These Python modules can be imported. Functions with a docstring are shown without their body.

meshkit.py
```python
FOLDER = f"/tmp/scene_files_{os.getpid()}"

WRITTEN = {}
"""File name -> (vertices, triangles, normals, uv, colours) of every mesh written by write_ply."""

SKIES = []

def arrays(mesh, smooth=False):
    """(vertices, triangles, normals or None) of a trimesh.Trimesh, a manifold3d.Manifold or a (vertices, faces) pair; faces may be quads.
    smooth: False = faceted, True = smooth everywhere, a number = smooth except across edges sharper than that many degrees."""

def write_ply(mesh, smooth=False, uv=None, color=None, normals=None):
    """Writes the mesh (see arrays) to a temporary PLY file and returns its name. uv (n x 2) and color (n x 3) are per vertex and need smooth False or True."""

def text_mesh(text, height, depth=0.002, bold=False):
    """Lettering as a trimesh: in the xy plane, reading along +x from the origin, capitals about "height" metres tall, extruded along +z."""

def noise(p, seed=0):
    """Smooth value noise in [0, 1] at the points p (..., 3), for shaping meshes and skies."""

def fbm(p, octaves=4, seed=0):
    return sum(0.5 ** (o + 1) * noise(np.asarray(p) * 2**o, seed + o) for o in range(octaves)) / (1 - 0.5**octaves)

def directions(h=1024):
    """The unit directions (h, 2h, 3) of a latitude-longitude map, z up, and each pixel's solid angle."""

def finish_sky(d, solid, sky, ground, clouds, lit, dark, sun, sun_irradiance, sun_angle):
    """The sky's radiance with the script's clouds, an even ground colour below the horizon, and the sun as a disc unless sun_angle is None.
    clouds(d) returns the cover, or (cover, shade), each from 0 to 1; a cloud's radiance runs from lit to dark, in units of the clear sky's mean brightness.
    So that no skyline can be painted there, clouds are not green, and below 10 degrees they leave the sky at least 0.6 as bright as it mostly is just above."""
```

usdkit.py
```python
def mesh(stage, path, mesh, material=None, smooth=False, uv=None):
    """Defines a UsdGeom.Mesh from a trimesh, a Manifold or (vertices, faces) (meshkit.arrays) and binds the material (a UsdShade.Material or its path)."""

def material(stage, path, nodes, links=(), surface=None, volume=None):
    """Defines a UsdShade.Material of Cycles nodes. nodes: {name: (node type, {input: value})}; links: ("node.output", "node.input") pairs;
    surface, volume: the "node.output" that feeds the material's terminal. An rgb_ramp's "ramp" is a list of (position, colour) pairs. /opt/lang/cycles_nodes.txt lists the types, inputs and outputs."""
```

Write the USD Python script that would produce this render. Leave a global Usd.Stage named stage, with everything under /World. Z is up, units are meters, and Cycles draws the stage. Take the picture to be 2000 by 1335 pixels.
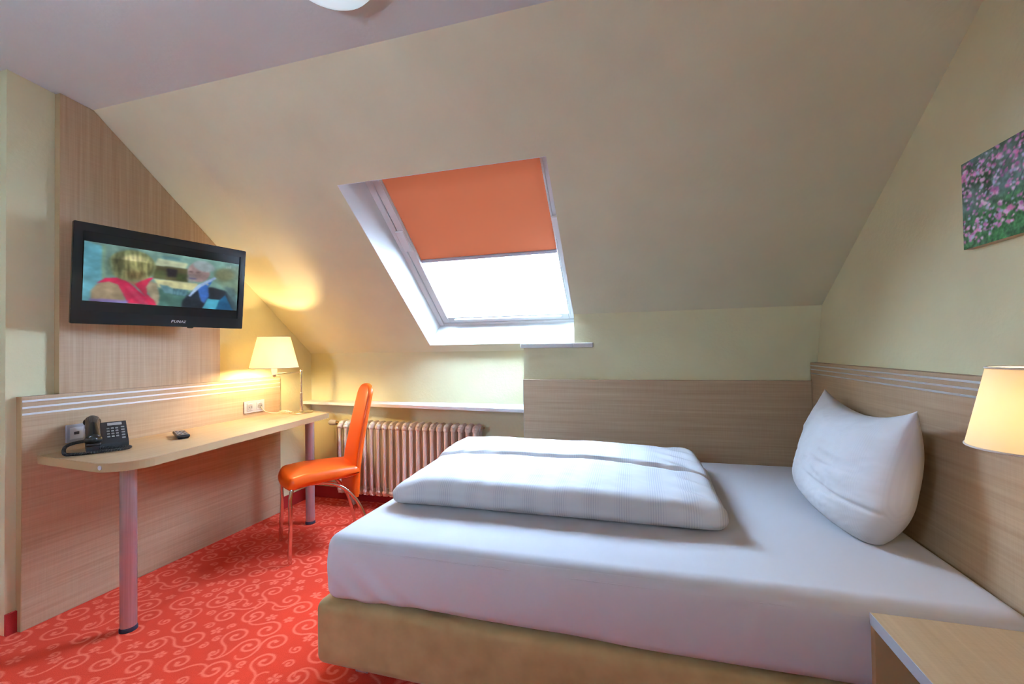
import math
import numpy as np, trimesh, manifold3d as m3, usdkit, meshkit
from pxr import Usd, UsdGeom, UsdLux, UsdShade, Sdf, Gf, Vt
from shapely.geometry import Polygon, box as sbox
from scipy.ndimage import gaussian_filter
from scipy.spatial import cKDTree

stage = Usd.Stage.CreateInMemory()
UsdGeom.SetStageUpAxis(stage, 'Z')
UsdGeom.SetStageMetersPerUnit(stage, 1.0)
UsdGeom.Xform.Define(stage, '/World')
UsdGeom.Scope.Define(stage, '/World/Looks')

# ------------------------------------------------------------------ camera, sky, exposure
F_PX, YAW, PITCH, ROLL, EYE = 849.64, -15.974, 0.987, -0.876, 1.209
_y, _p, _r = np.radians([YAW, PITCH, ROLL])
fwd = np.array([np.sin(_y) * np.cos(_p), np.cos(_y) * np.cos(_p), np.sin(_p)])
_rt = np.array([np.cos(_y), -np.sin(_y), 0]); _up = np.cross(_rt, fwd)
cam_r, cam_u = _rt * np.cos(_r) + _up * np.sin(_r), _up * np.cos(_r) - _rt * np.sin(_r)
cam = UsdGeom.Camera.Define(stage, '/World/camera')
_m = Gf.Matrix4d(*[float(v) for v in (*cam_r, 0, *cam_u, 0, *(-fwd), 0, 0, 0, EYE, 1)])
cam.AddTransformOp().Set(_m)
cam.CreateHorizontalApertureAttr(36.0)
cam.CreateVerticalApertureAttr(36.0 * 1335 / 2000)
cam.CreateFocalLengthAttr(F_PX / 2000 * 36.0)
cam.CreateClippingRangeAttr(Gf.Vec2f(0.02, 200.0))
cam.CreateExposureAttr(-0.58)

sky = UsdLux.DomeLight.Define(stage, '/World/sky')          # even bright overcast sky
sky.CreateIntensityAttr(25.0)
sky.CreateColorAttr(Gf.Vec3f(0.62, 0.83, 1.14))

# ------------------------------------------------------------------ helpers
_used = {}
def numbered(path):
    n = _used.get(path, 0); _used[path] = n + 1
    return path if n == 0 else f'{path}_{n:03d}'

class T:
    """A top-level thing: an Xform at loc / turned rz; its parts are given in local coordinates, or in world ones with world=True."""
    def __init__(self, name, label, cat, loc=(0, 0, 0), rz=0, group=None, kind=None):
        self.path = numbered('/World/' + name); self.loc = np.array(loc, float); self.rz = rz
        x = UsdGeom.Xform.Define(stage, self.path)
        x.AddTranslateOp().Set(Gf.Vec3d(*self.loc.tolist()))
        if rz: x.AddRotateZOp().Set(math.degrees(rz))
        p = x.GetPrim(); p.SetCustomDataByKey('label', label)
        if cat: p.SetCustomDataByKey('category', cat)
        if group: p.SetCustomDataByKey('group', group)
        if kind: p.SetCustomDataByKey('kind', kind)
    def part(self, name, mesh, mat, smooth=False, world=False, label=None, kind=None, under=None, col=None):
        v, f, n = meshkit.arrays(mesh, smooth)
        if world:
            v = v - self.loc
            c, s = math.cos(-self.rz), math.sin(-self.rz); R = np.array([[c, -s, 0], [s, c, 0], [0, 0, 1]])
            v = v @ R.T; n = n @ R.T if n is not None else None
        path = numbered((under or self.path) + '/' + name)
        m = _mesh(path, v, f, n, mat, col)
        if label: m.GetPrim().SetCustomDataByKey('label', label)
        if kind: m.GetPrim().SetCustomDataByKey('kind', kind)
        return path

def _mesh(path, v, f, n, mat, col=None):
    m = UsdGeom.Mesh.Define(stage, path)
    m.CreatePointsAttr(Vt.Vec3fArray.FromNumpy(v.astype(np.float32)))
    m.CreateFaceVertexCountsAttr(Vt.IntArray.FromNumpy(np.full(len(f), 3, np.int32)))
    m.CreateFaceVertexIndicesAttr(Vt.IntArray.FromNumpy(f.astype(np.int32).ravel()))
    m.CreateSubdivisionSchemeAttr('none')
    if n is not None:
        m.CreateNormalsAttr(Vt.Vec3fArray.FromNumpy(n.astype(np.float32))); m.SetNormalsInterpolation('vertex')
    if col is not None:
        UsdGeom.PrimvarsAPI(m).CreatePrimvar('paint', Sdf.ValueTypeNames.Color3fArray, 'vertex').Set(Vt.Vec3fArray.FromNumpy(np.asarray(col, np.float32)))
    UsdShade.MaterialBindingAPI.Apply(m.GetPrim()).Bind(mat)
    return m

def struct(name, mesh, mat, label, cat, smooth=False, col=None):
    v, f, n = meshkit.arrays(mesh, smooth)
    path = numbered('/World/' + name)
    m = _mesh(path, v, f, n, mat, col)
    p = m.GetPrim()
    for k, t in (('kind', 'structure'), ('label', label), ('category', cat)): p.SetCustomDataByKey(k, t)
    return path

def cat_(*ms): return trimesh.util.concatenate([as_tm(m) for m in ms])
def as_tm(m):
    if isinstance(m, trimesh.Trimesh): return m
    v, f, _ = meshkit.arrays(m); return trimesh.Trimesh(v, f, process=False)
def bx(x0, y0, z0, x1, y1, z1):
    b = trimesh.creation.box([x1 - x0, y1 - y0, z1 - z0]); b.apply_translation([(x0 + x1) / 2, (y0 + y1) / 2, (z0 + z1) / 2]); return b
def cbx(x0, y0, z0, x1, y1, z1, c=0.002):
    """A box with all edges chamfered by c."""
    x0, x1 = sorted((x0, x1)); y0, y1 = sorted((y0, y1)); z0, z1 = sorted((z0, z1))
    P = []
    for x, sx in ((x0, 1), (x1, -1)):
        for y, sy in ((y0, 1), (y1, -1)):
            for z, sz in ((z0, 1), (z1, -1)):
                P += [(x + sx * c, y + sy * c, z), (x + sx * c, y, z + sz * c), (x, y + sy * c, z + sz * c)]
    return trimesh.convex.convex_hull(np.array(P))
def prism(poly, h):
    p = poly if isinstance(poly, Polygon) else Polygon(poly)
    return trimesh.creation.extrude_polygon(p, h, engine='earcut')
def frame_map(m, O, ex, ey, ez):
    m = as_tm(m).copy(); m.vertices = np.asarray(O) + m.vertices @ np.array([ex, ey, ez], float)
    if np.linalg.det(np.array([ex, ey, ez], float)) < 0: m.invert()
    return m
def tube(path, r, n=12, closed=False):
    """A swept round tube with end caps."""
    p = np.asarray(path, float); r = np.broadcast_to(r, (len(p),))
    t = np.gradient(p, axis=0); t /= np.linalg.norm(t, axis=1, keepdims=True) + 1e-12
    a = np.zeros_like(p); ref = np.array([0, 0, 1.0]) if abs(t[0][2]) < 0.9 else np.array([1.0, 0, 0])
    a[0] = np.cross(t[0], ref); a[0] /= np.linalg.norm(a[0])
    for i in range(1, len(p)):
        a[i] = a[i - 1] - t[i] * (a[i - 1] @ t[i]); a[i] /= np.linalg.norm(a[i])
    b = np.cross(t, a); ang = np.arange(n) * 2 * np.pi / n
    v = p[:, None] + r[:, None, None] * (np.cos(ang)[None, :, None] * a[:, None] + np.sin(ang)[None, :, None] * b[:, None])
    i, j = np.meshgrid(np.arange(len(p) - 1), np.arange(n), indexing='ij')
    q = np.stack([i * n + j, i * n + (j + 1) % n, (i + 1) * n + (j + 1) % n, (i + 1) * n + j], -1).reshape(-1, 4)
    f = np.vstack([q[:, [0, 1, 2]], q[:, [0, 2, 3]]])
    V = np.vstack([v.reshape(-1, 3), p[0], p[-1]]); e0, e1 = len(V) - 2, len(V) - 1; k = np.arange(n); L = (len(p) - 1) * n
    f = np.vstack([f, np.stack([np.full(n, e0), (k + 1) % n, k], 1), np.stack([np.full(n, e1), L + k, L + (k + 1) % n], 1)])
    return trimesh.Trimesh(V, f, process=False)
def lathe(prof, n=48, loc=(0, 0, 0)):
    m = trimesh.creation.revolve(np.array(prof, float), sections=n); m.apply_translation(loc); return m
def spline(pts, n=40):
    from scipy.interpolate import CubicSpline
    pts = np.asarray(pts, float); d = np.r_[0, np.cumsum(np.linalg.norm(np.diff(pts, axis=0), axis=1))]
    return CubicSpline(d, pts)(np.linspace(0, d[-1], n))
def hull_spheres(c, r, seg=20):
    r = np.broadcast_to(r, (len(c),))
    return m3.Manifold.batch_hull([m3.Manifold.sphere(float(k), seg).translate([float(a) for a in q]) for q, k in zip(c, r)])
def rbox(L, W, H, r, n=(60, 40, 16)):
    """A rounded box, centred in x and y, from z = 0 to H, on a dense grid for draping."""
    def ax(h, k):                                   # points gather towards the edges
        t = np.linspace(-1, 1, k); return h * np.sign(t) * (1 - (1 - np.abs(t)) ** 1.6)
    hx, hy, hz = L / 2, W / 2, H / 2
    g = [ax(h, k) for h, k in zip((hx, hy, hz), n)]
    V, Fs, o = [], [], 0
    for k in range(3):
        u, w = [i for i in range(3) if i != k]
        for s in (-1, 1):
            A, B = np.meshgrid(g[u], g[w], indexing='ij'); P = np.zeros(A.shape + (3,))
            P[..., u], P[..., w], P[..., k] = A, B, s * (hx, hy, hz)[k]
            i, j = np.meshgrid(np.arange(A.shape[0] - 1), np.arange(A.shape[1] - 1), indexing='ij'); m = A.shape[1]
            q = np.stack([i * m + j, (i + 1) * m + j, (i + 1) * m + j + 1, i * m + j + 1], -1).reshape(-1, 4)
            if (s > 0) == (k == 1): q = q[:, ::-1]
            V.append(P.reshape(-1, 3)); Fs.append(q + o); o += A.size
    V = np.vstack(V); q = np.vstack(Fs); F = np.vstack([q[:, [0, 1, 2]], q[:, [0, 2, 3]]])
    h = np.array([hx, hy, hz]); rr = np.minimum(r, h * 0.999)
    inner = np.clip(V, -(h - rr), h - rr); d = V - inner; e = d / rr
    ln = np.linalg.norm(e, axis=1, keepdims=True); V = inner + rr * e / np.maximum(ln, 1e-9)
    m = trimesh.Trimesh(V + [0, 0, hz], F, process=False); m.merge_vertices(digits_vertex=6)
    return m

# ------------------------------------------------------------------ materials
def mat(name, nodes, links=(), surface='p.BSDF'):
    return usdkit.material(stage, '/World/Looks/' + name, nodes, list(links), surface=surface)
def plain(name, color, rough=0.5, metal=0.0, **kw):
    return mat(name, {'p': ('principled_bsdf', {'base_color': color, 'roughness': rough, 'metallic': metal, **kw})})
def plaster(name, color, amp=0.06):
    c = np.array(color)
    return mat(name, {'g': ('geometry', {}), 'n': ('noise_texture', {'scale': 2.2, 'detail': 4.0}), 'r': ('rgb_ramp', {'ramp': [(0.3, tuple(c * (1 - amp))), (0.7, tuple(np.minimum(c * (1 + amp), 0.95)))]}),
                      'b': ('noise_texture', {'scale': 55.0, 'detail': 5.0}), 'u': ('bump', {'strength': 0.12, 'distance': 0.01}),
                      'p': ('principled_bsdf', {'roughness': 0.9, 'specular_ior_level': 0.2})},
               [('g.position', 'n.vector'), ('g.position', 'b.vector'), ('n.fac', 'r.fac'), ('r.color', 'p.base_color'), ('b.fac', 'u.height'), ('u.normal', 'p.normal')])
def wood(name, along, across=(0, 0, 0), dark=(0.42, 0.285, 0.175), light=(0.56, 0.41, 0.27), rough=0.45):
    """Light oak laminate: long streaks along one axis with finer cross threads."""
    s1 = [110.0] * 3; s1['xyz'.index(along)] = 2.5
    s2 = [45.0] * 3; s2['xyz'.index(along)] = 1.2
    s3 = [9.0] * 3; s3['xyz'.index(along)] = 240.0
    d, l = np.array(dark), np.array(light); mid = (d + l) / 2
    return mat(name, {'g': ('geometry', {}), 'm1': ('mapping', {'scale': s1}), 'm2': ('mapping', {'scale': s2}), 'm3': ('mapping', {'scale': s3}),
                      'n1': ('noise_texture', {'scale': 1.0, 'detail': 3.0}), 'n2': ('noise_texture', {'scale': 1.0, 'detail': 2.0}), 'n3': ('noise_texture', {'scale': 1.0, 'detail': 1.0}),
                      'a1': ('math', {'math_type': 'multiply_add', 'value2': 0.45}), 'a2': ('math', {'math_type': 'multiply_add', 'value2': 0.35}), 'a3': ('math', {'math_type': 'multiply', 'value2': 0.16}),
                      'r': ('rgb_ramp', {'ramp': [(0.30, tuple(d)), (0.48, tuple(mid)), (0.66, tuple(l))]}),
                      'u': ('bump', {'strength': 0.08, 'distance': 0.002}),
                      'p': ('principled_bsdf', {'roughness': rough, 'specular_ior_level': 0.35})},
               [('g.position', 'm1.vector'), ('g.position', 'm2.vector'), ('g.position', 'm3.vector'), ('m1.vector', 'n1.vector'), ('m2.vector', 'n2.vector'), ('m3.vector', 'n3.vector'),
                ('n3.fac', 'a3.value1'), ('n2.fac', 'a2.value1'), ('a3.value', 'a2.value3'), ('n1.fac', 'a1.value1'), ('a2.value', 'a1.value3'),
                ('a1.value', 'r.fac'), ('r.color', 'p.base_color'), ('a1.value', 'u.height'), ('u.normal', 'p.normal')])

M_wall = plaster('cream_plaster', (0.775, 0.735, 0.475))
M_slope = plaster('pale_cream_plaster', (0.745, 0.72, 0.515))
M_ceil = plaster('white_plaster', (0.665, 0.745, 0.745), 0.03)
M_skirt = mat('carpet_skirting', {'n': ('noise_texture', {'scale': 400.0}), 'g': ('geometry', {}), 'r': ('rgb_ramp', {'ramp': [(0.3, (0.30, 0.01, 0.012)), (0.7, (0.46, 0.02, 0.02))]}), 'p': ('principled_bsdf', {'roughness': 0.95})},
              [('g.position', 'n.vector'), ('n.fac', 'r.fac'), ('r.color', 'p.base_color')])
M_carpet = mat('red_scroll_carpet', {'a': ('attribute', {'attribute': 'paint'}), 's': ('math', {'math_type': 'multiply', 'value2': 1.0}),
               'g': ('geometry', {}), 'n': ('noise_texture', {'scale': 350.0, 'detail': 2.0}), 'r1': ('rgb_ramp', {'ramp': [(0.3, (0.62, 0.034, 0.015)), (0.7, (0.84, 0.068, 0.029))]}),
               'r2': ('rgb_ramp', {'ramp': [(0.3, (0.81, 0.125, 0.075)), (0.7, (0.92, 0.20, 0.13))]}), 'x': ('mix', {}),
               'u': ('bump', {'strength': 0.5, 'distance': 0.004}), 'p': ('principled_bsdf', {'roughness': 0.95, 'specular_ior_level': 0.1, 'sheen_weight': 0.05})},
               [('g.position', 'n.vector'), ('n.fac', 'r1.fac'), ('n.fac', 'r2.fac'), ('a.fac', 's.value1'), ('s.value', 'x.fac'), ('r1.color', 'x.color1'), ('r2.color', 'x.color2'),
                ('x.color', 'p.base_color'), ('n.fac', 'u.height'), ('u.normal', 'p.normal')])
M_wood_y = wood('oak_grain_along_wall', 'y')
M_wood_z = wood('oak_grain_upright', 'z')
M_wood_x = wood('oak_grain_across', 'x')
M_top = wood('oak_worktop', 'y', dark=(0.52, 0.37, 0.22), light=(0.63, 0.47, 0.30), rough=0.4)
M_edge = plain('oak_edge_band', (0.50, 0.36, 0.19), 0.5)
M_strip = plain('silver_inlay', (0.82, 0.84, 0.88), 0.35, 0.6)
M_alu = mat('brushed_aluminium', {'g': ('geometry', {}), 'm': ('mapping', {'scale': (300.0, 300.0, 3.0)}), 'n': ('noise_texture', {'scale': 1.0}), 'r': ('map_range', {'to_min': 0.26, 'to_max': 0.42}), 'p': ('principled_bsdf', {'base_color': (0.56, 0.58, 0.66), 'metallic': 0.8})},
            [('g.position', 'm.vector'), ('m.vector', 'n.vector'), ('n.fac', 'r.value'), ('r.result', 'p.roughness')])
M_chrome = plain('chrome', (0.82, 0.80, 0.80), 0.1, 1.0)
M_nickel = plain('satin_nickel', (0.72, 0.68, 0.60), 0.22, 1.0)
M_brass = plain('aged_brass', (0.45, 0.30, 0.15), 0.35, 0.9)
M_dark = plain('dark_rubber', (0.03, 0.03, 0.06), 0.55)
M_leather = mat('orange_leatherette', {'g': ('geometry', {}), 'n': ('voronoi_texture', {'scale': 500.0}), 'u': ('bump', {'strength': 0.08, 'distance': 0.001}), 'p': ('principled_bsdf', {'base_color': (0.86, 0.105, 0.006), 'roughness': 0.36})},
                [('g.position', 'n.vector'), ('n.distance', 'u.height'), ('u.normal', 'p.normal')])
def cloth(name, color, scale=900.0, strength=0.08):
    return mat(name, {'g': ('geometry', {}), 'n': ('noise_texture', {'scale': scale}), 'u': ('bump', {'strength': strength, 'distance': 0.001}), 'p': ('principled_bsdf', {'base_color': color, 'roughness': 0.85, 'specular_ior_level': 0.2, 'sheen_weight': 0.1})},
               [('g.position', 'n.vector'), ('n.fac', 'u.height'), ('u.normal', 'p.normal')])
M_sheet = cloth('white_sheet', (0.70, 0.70, 0.75))
def striped(name, axis, lo=(0.66, 0.67, 0.73)):
    """White damask: fine satin lines in broad bands."""
    ix = 'xyz'.index(axis)
    return mat(name, {'t': ('geometry', {}), 'w': ('wave_texture', {'bands_direction': axis, 'scale': 36.0}), 'v': ('wave_texture', {'bands_direction': axis, 'scale': 2.6}),
                      'k': ('math', {'math_type': 'multiply'}), 'r': ('rgb_ramp', {'ramp': [(0.25, (0.77, 0.775, 0.81)), (0.75, lo)]}),
                      'n': ('noise_texture', {'scale': 700.0}), 'u': ('bump', {'strength': 0.06, 'distance': 0.001}), 'p': ('principled_bsdf', {'roughness': 0.8, 'specular_ior_level': 0.25})},
               [('t.position', 'w.vector'), ('t.position', 'v.vector'), ('t.position', 'n.vector'), ('w.fac', 'k.value1'), ('v.fac', 'k.value2'), ('k.value', 'r.fac'), ('r.color', 'p.base_color'), ('n.fac', 'u.height'), ('u.normal', 'p.normal')])
M_duvet = striped('damask_duvet', 'x')
M_pillow = striped('damask_pillow', 'y', (0.745, 0.75, 0.79))
M_suede = mat('beige_suede', {'g': ('geometry', {}), 'n': ('noise_texture', {'scale': 9.0, 'detail': 5.0}), 'r': ('rgb_ramp', {'ramp': [(0.3, (0.41, 0.28, 0.125)), (0.7, (0.54, 0.39, 0.19))]}), 'p': ('principled_bsdf', {'roughness': 0.9, 'sheen_weight': 0.3, 'specular_ior_level': 0.15})},
              [('g.position', 'n.vector'), ('n.fac', 'r.fac'), ('r.color', 'p.base_color')])
M_enamel = plain('cream_enamel', (0.82, 0.80, 0.77), 0.6)
M_white = plain('white_lacquer', (0.82, 0.84, 0.84), 0.35)
M_wplastic = plain('white_plastic', (0.66, 0.66, 0.70), 0.4)
M_gplastic = plain('silver_plastic', (0.44, 0.44, 0.50), 0.4)
M_socketdark = plain('socket_recess', (0.30, 0.30, 0.32), 0.5)
M_black = plain('gloss_black_plastic', (0.012, 0.014, 0.016), 0.16)
M_bezel = plain('black_screen_border', (0.010, 0.012, 0.014), 0.10)
M_grey = plain('charcoal_plastic', (0.026, 0.029, 0.035), 0.40)
M_key = plain('grey_keys', (0.34, 0.36, 0.36), 0.5)
M_lcd = plain('grey_display', (0.50, 0.52, 0.54), 0.3)
M_logo = plain('silver_lettering', (0.75, 0.78, 0.82), 0.35, 0.5)
M_screen = mat('television_picture', {'a': ('attribute', {'attribute': 'paint'}), 'p': ('principled_bsdf', {'base_color': (0.01, 0.01, 0.01), 'roughness': 0.12, 'emission_strength': 1.0})},
               [('a.color', 'p.emission_color')])
M_print = mat('canvas_print', {'a': ('attribute', {'attribute': 'paint'}), 'p': ('principled_bsdf', {'roughness': 0.7})}, [('a.color', 'p.base_color')])
M_canvas = plain('canvas_edge', (0.72, 0.62, 0.48), 0.8)
def shade_mat(name, k):
    return mat(name, {'d': ('diffuse_bsdf', {'color': (0.84, 0.80, 0.70)}), 't': ('translucent_bsdf', {'color': (0.92, 0.84, 0.66)}), 'x': ('mix_closure', {'fac': k})},
               [('d.BSDF', 'x.closure1'), ('t.BSDF', 'x.closure2')], surface='x.closure')
M_shade = shade_mat('lamp_shade_fabric', 0.45)
M_trim = plain('shade_trim', (0.80, 0.78, 0.74), 0.7)
M_bulb = mat('glowing_bulb', {'e': ('emission', {'color': (1.0, 0.71, 0.35), 'strength': 1250.0})}, surface='e.emission')
M_bulb2 = mat('glowing_bulb_small', {'e': ('emission', {'color': (1.0, 0.76, 0.46), 'strength': 180.0})}, surface='e.emission')
M_opal = plain('opal_glass', (0.78, 0.82, 0.84), 0.25, emission_color=(0.58, 0.86, 1.0), emission_strength=0.85)
M_blind = mat('orange_blind_fabric', {'d': ('diffuse_bsdf', {'color': (0.44, 0.140, 0.075)}), 't': ('translucent_bsdf', {'color': (0.50, 0.10, 0.03)}), 'x': ('mix_closure', {'fac': 0.016})},
              [('d.BSDF', 'x.closure1'), ('t.BSDF', 'x.closure2')], surface='x.closure')
M_pane = mat('window_glass', {'t': ('transparent_bsdf', {'color': (0.95, 0.97, 0.97)}), 's': ('glossy_bsdf', {'color': (1.0, 1.0, 1.0), 'roughness': 0.0}), 'x': ('mix_closure', {'fac': 0.05})},
             [('t.BSDF', 'x.closure1'), ('s.BSDF', 'x.closure2')], surface='x.closure')
M_clear = plain('clear_flex', (0.75, 0.66, 0.48), 0.25)
M_ledge = plain('grey_sill_board', (0.56, 0.53, 0.50), 0.5)

# ------------------------------------------------------------------ the room
XL, XP = -2.660, -2.624           # left wall, face of the wood panels on it
XR, XH = 0.985, 0.931             # right wall, face of the headboard
YC, ZC, YK, ZK = 1.522, 2.455, 3.086, 1.200     # slope: top crease, foot crease
YB = 2.800                        # boxed-out wall behind the bed
Y0 = -0.75
es = np.array([0, YK - YC, ZK - ZC]); es /= np.linalg.norm(es); en = np.array([0, -es[2], es[1]]); ex = np.array([1.0, 0, 0]); SO = np.array([0, YC, ZC])
def zslope(y): return ZK + (YK - y) * (ZC - ZK) / (YK - YC)
def on_slope(m): return frame_map(m, SO, ex, es, en)

# carpet with scrolls: the pattern is found on a repeat of 0.6 m and laid out over a fine grid
def carpet_field():
    rng = np.random.default_rng(5); P = 0.72; n = 288
    pts, wid = [], []
    cs = []
    tries = 0
    while len(cs) < 62 and tries < 9000:
        tries += 1
        c = rng.uniform(0, P, 2); big = len(cs) < 22
        R = rng.uniform(0.048, 0.060) if big else rng.uniform(0.022, 0.033)
        ok = all(np.hypot(*((np.abs(c - o) + P / 2) % P - P / 2)) > (R + q) * 0.98 for o, q in cs)
        if ok: cs.append((c, R))
    for k, (c, R) in enumerate(cs):
        h, a0 = rng.choice([-1, 1]), rng.uniform(0, 2 * np.pi)
        if R > 0.036:
            t = np.linspace(0.0, 2 * np.pi * 1.28, 260); r = R * (0.14 + 0.86 * (t / t[-1]) ** 0.8)
            def clear(a):                                             # how free the place is that the tail grows into
                e = c + 1.75 * R * np.array([math.cos(h * t[-1] + a + h * .75), math.sin(h * t[-1] + a + h * .75)])
                return min(np.hypot(*((np.abs(e - o) + P / 2) % P - P / 2)) - q for o, q in cs if o is not c)
            a0 = max(np.linspace(0, 2 * np.pi, 24, endpoint=False), key=clear)
            q = c + np.stack([r * np.cos(h * t + a0), r * np.sin(h * t + a0)], 1)
            e = q[-1] - q[-2]; e /= np.linalg.norm(e); ang = math.atan2(e[1], e[0]); p = q[-1]; tail = []     # the tail swings the other way and curls up again
            for i in range(90):
                ang += (h * 3.0 if i < 14 else -h * (14 + 0.55 * max(0, i - 34))) * 0.0016; p = p + 0.0016 * np.array([math.cos(ang), math.sin(ang)]); tail.append(p)
            q = np.vstack([q, tail]); w = np.r_[np.linspace(0.0060, 0.0050, 260), np.linspace(0.0050, 0.0034, 90)]
            pts.append(q); wid.append(w)
            pts.append(q[:1]); wid.append(np.array([0.010]))
        elif k % 2:
            for j in range(5):                                        # a small five-petalled flower
                b = a0 + j * 2 * np.pi / 5; s = np.linspace(0.006, R * 0.62, 14)
                bend = 0.25 * np.sin(s / R * 4)
                pts.append(c + np.stack([s * np.cos(b + bend), s * np.sin(b + bend)], 1)); wid.append(np.linspace(0.003, 0.0075, 14))
        else:
            t = np.linspace(0, 2 * np.pi * 1.15, 90); r = R * (0.15 + 0.7 * t / t[-1])
            pts.append(c + np.stack([r * np.cos(h * t + a0), r * np.sin(h * t + a0)], 1)); wid.append(np.linspace(0.0055, 0.0035, 90))
    Q, W = np.vstack(pts), np.concatenate(wid)
    Q = np.vstack([Q + [i * P, j * P] for i in (-1, 0, 1) for j in (-1, 0, 1)]); W = np.tile(W, 9)
    g = (np.arange(n) + 0.0) * P / n; A = np.stack(np.meshgrid(g, g, indexing='ij'), -1).reshape(-1, 2)
    best = np.full(len(A), -1.0); tr = cKDTree(Q); d, i = tr.query(A, k=6)
    f = (W[i] - d).max(1)
    return np.clip(0.5 + f / 0.0034, 0, 1).reshape(n, n), P / n
FIELD, FSTEP = carpet_field()
def floor_grid(x0, x1, y0, y1, step):
    xs, ys = np.arange(x0, x1 + step / 2, step), np.arange(y0, y1 + step / 2, step)
    A, B = np.meshgrid(xs, ys, indexing='ij'); v = np.stack([A, B, 0 * A], -1).reshape(-1, 3); m = len(ys)
    i, j = np.meshgrid(np.arange(len(xs) - 1), np.arange(m - 1), indexing='ij')
    q = np.stack([i * m + j, (i + 1) * m + j, (i + 1) * m + j + 1, i * m + j + 1], -1).reshape(-1, 4)
    k = np.rint(v[:, :2] / FSTEP).astype(int) % len(FIELD)
    return v, np.vstack([q[:, [0, 1, 2]], q[:, [0, 2, 3]]]), FIELD[k[:, 0], k[:, 1]]
pieces = [floor_grid(-2.7, -0.9, 0.75, 3.15, 0.005), floor_grid(-0.9, 1.05, 0.75, 3.15, 0.02), floor_grid(-2.7, 1.05, -0.81, 0.75, 0.015)]
o, V, Fa, Cc = 0, [], [], []
for v, f, c in pieces: V.append(v); Fa.append(f + o); Cc.append(c); o += len(v)
Cc = np.concatenate(Cc)
struct('floor', (np.vstack(V), np.vstack(Fa)), M_carpet, 'red carpet with pale pink scrolls and small flowers', 'floor', col=np.stack([Cc] * 3, 1))

# left wall: the near length stands a little further out
struct('wall_left', cat_(bx(XL - 0.25, 1.222, -0.1, XL, YK + 0.2, 2.75), bx(XL - 0.25, Y0 - 0.2, -0.1, XL - 0.055, 1.222, 3.0)), M_wall, 'cream plastered left wall behind the desk and television', 'wall')
struct('wall_back', bx(XL - 0.2, YK, -0.1, -0.3, YK + 0.2, ZK + 0.12), M_wall, 'low cream knee wall above and behind the radiator', 'wall')
def yz_prism(x0, x1, poly):
    return frame_map(prism(poly, x1 - x0), (x0, 0, 0), (0, 1, 0), (0, 0, 1), (1, 0, 0))
WX0, WX1, WS0, WS1 = -1.520, -0.385, 0.568, 1.927        # roof window opening on the slope
NB = 1.215
struct('wall_back', cat_(yz_prism(-0.722, WX1, [(YB, -0.1), (YK + 0.1, -0.1), (YK + 0.1, NB - 0.05), (YK - 0.07, NB), (YB, NB)]),
                         yz_prism(WX1, XR + 0.1, [(YB, -0.1), (YK + 0.1, -0.1), (YK + 0.1, zslope(YK + 0.1) + 0.05), (YK, ZK + 0.05), (YB, zslope(YB) + 0.05)])),
       M_wall, 'boxed-out pale wall above the wood panel beside the bed', 'wall')
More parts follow.
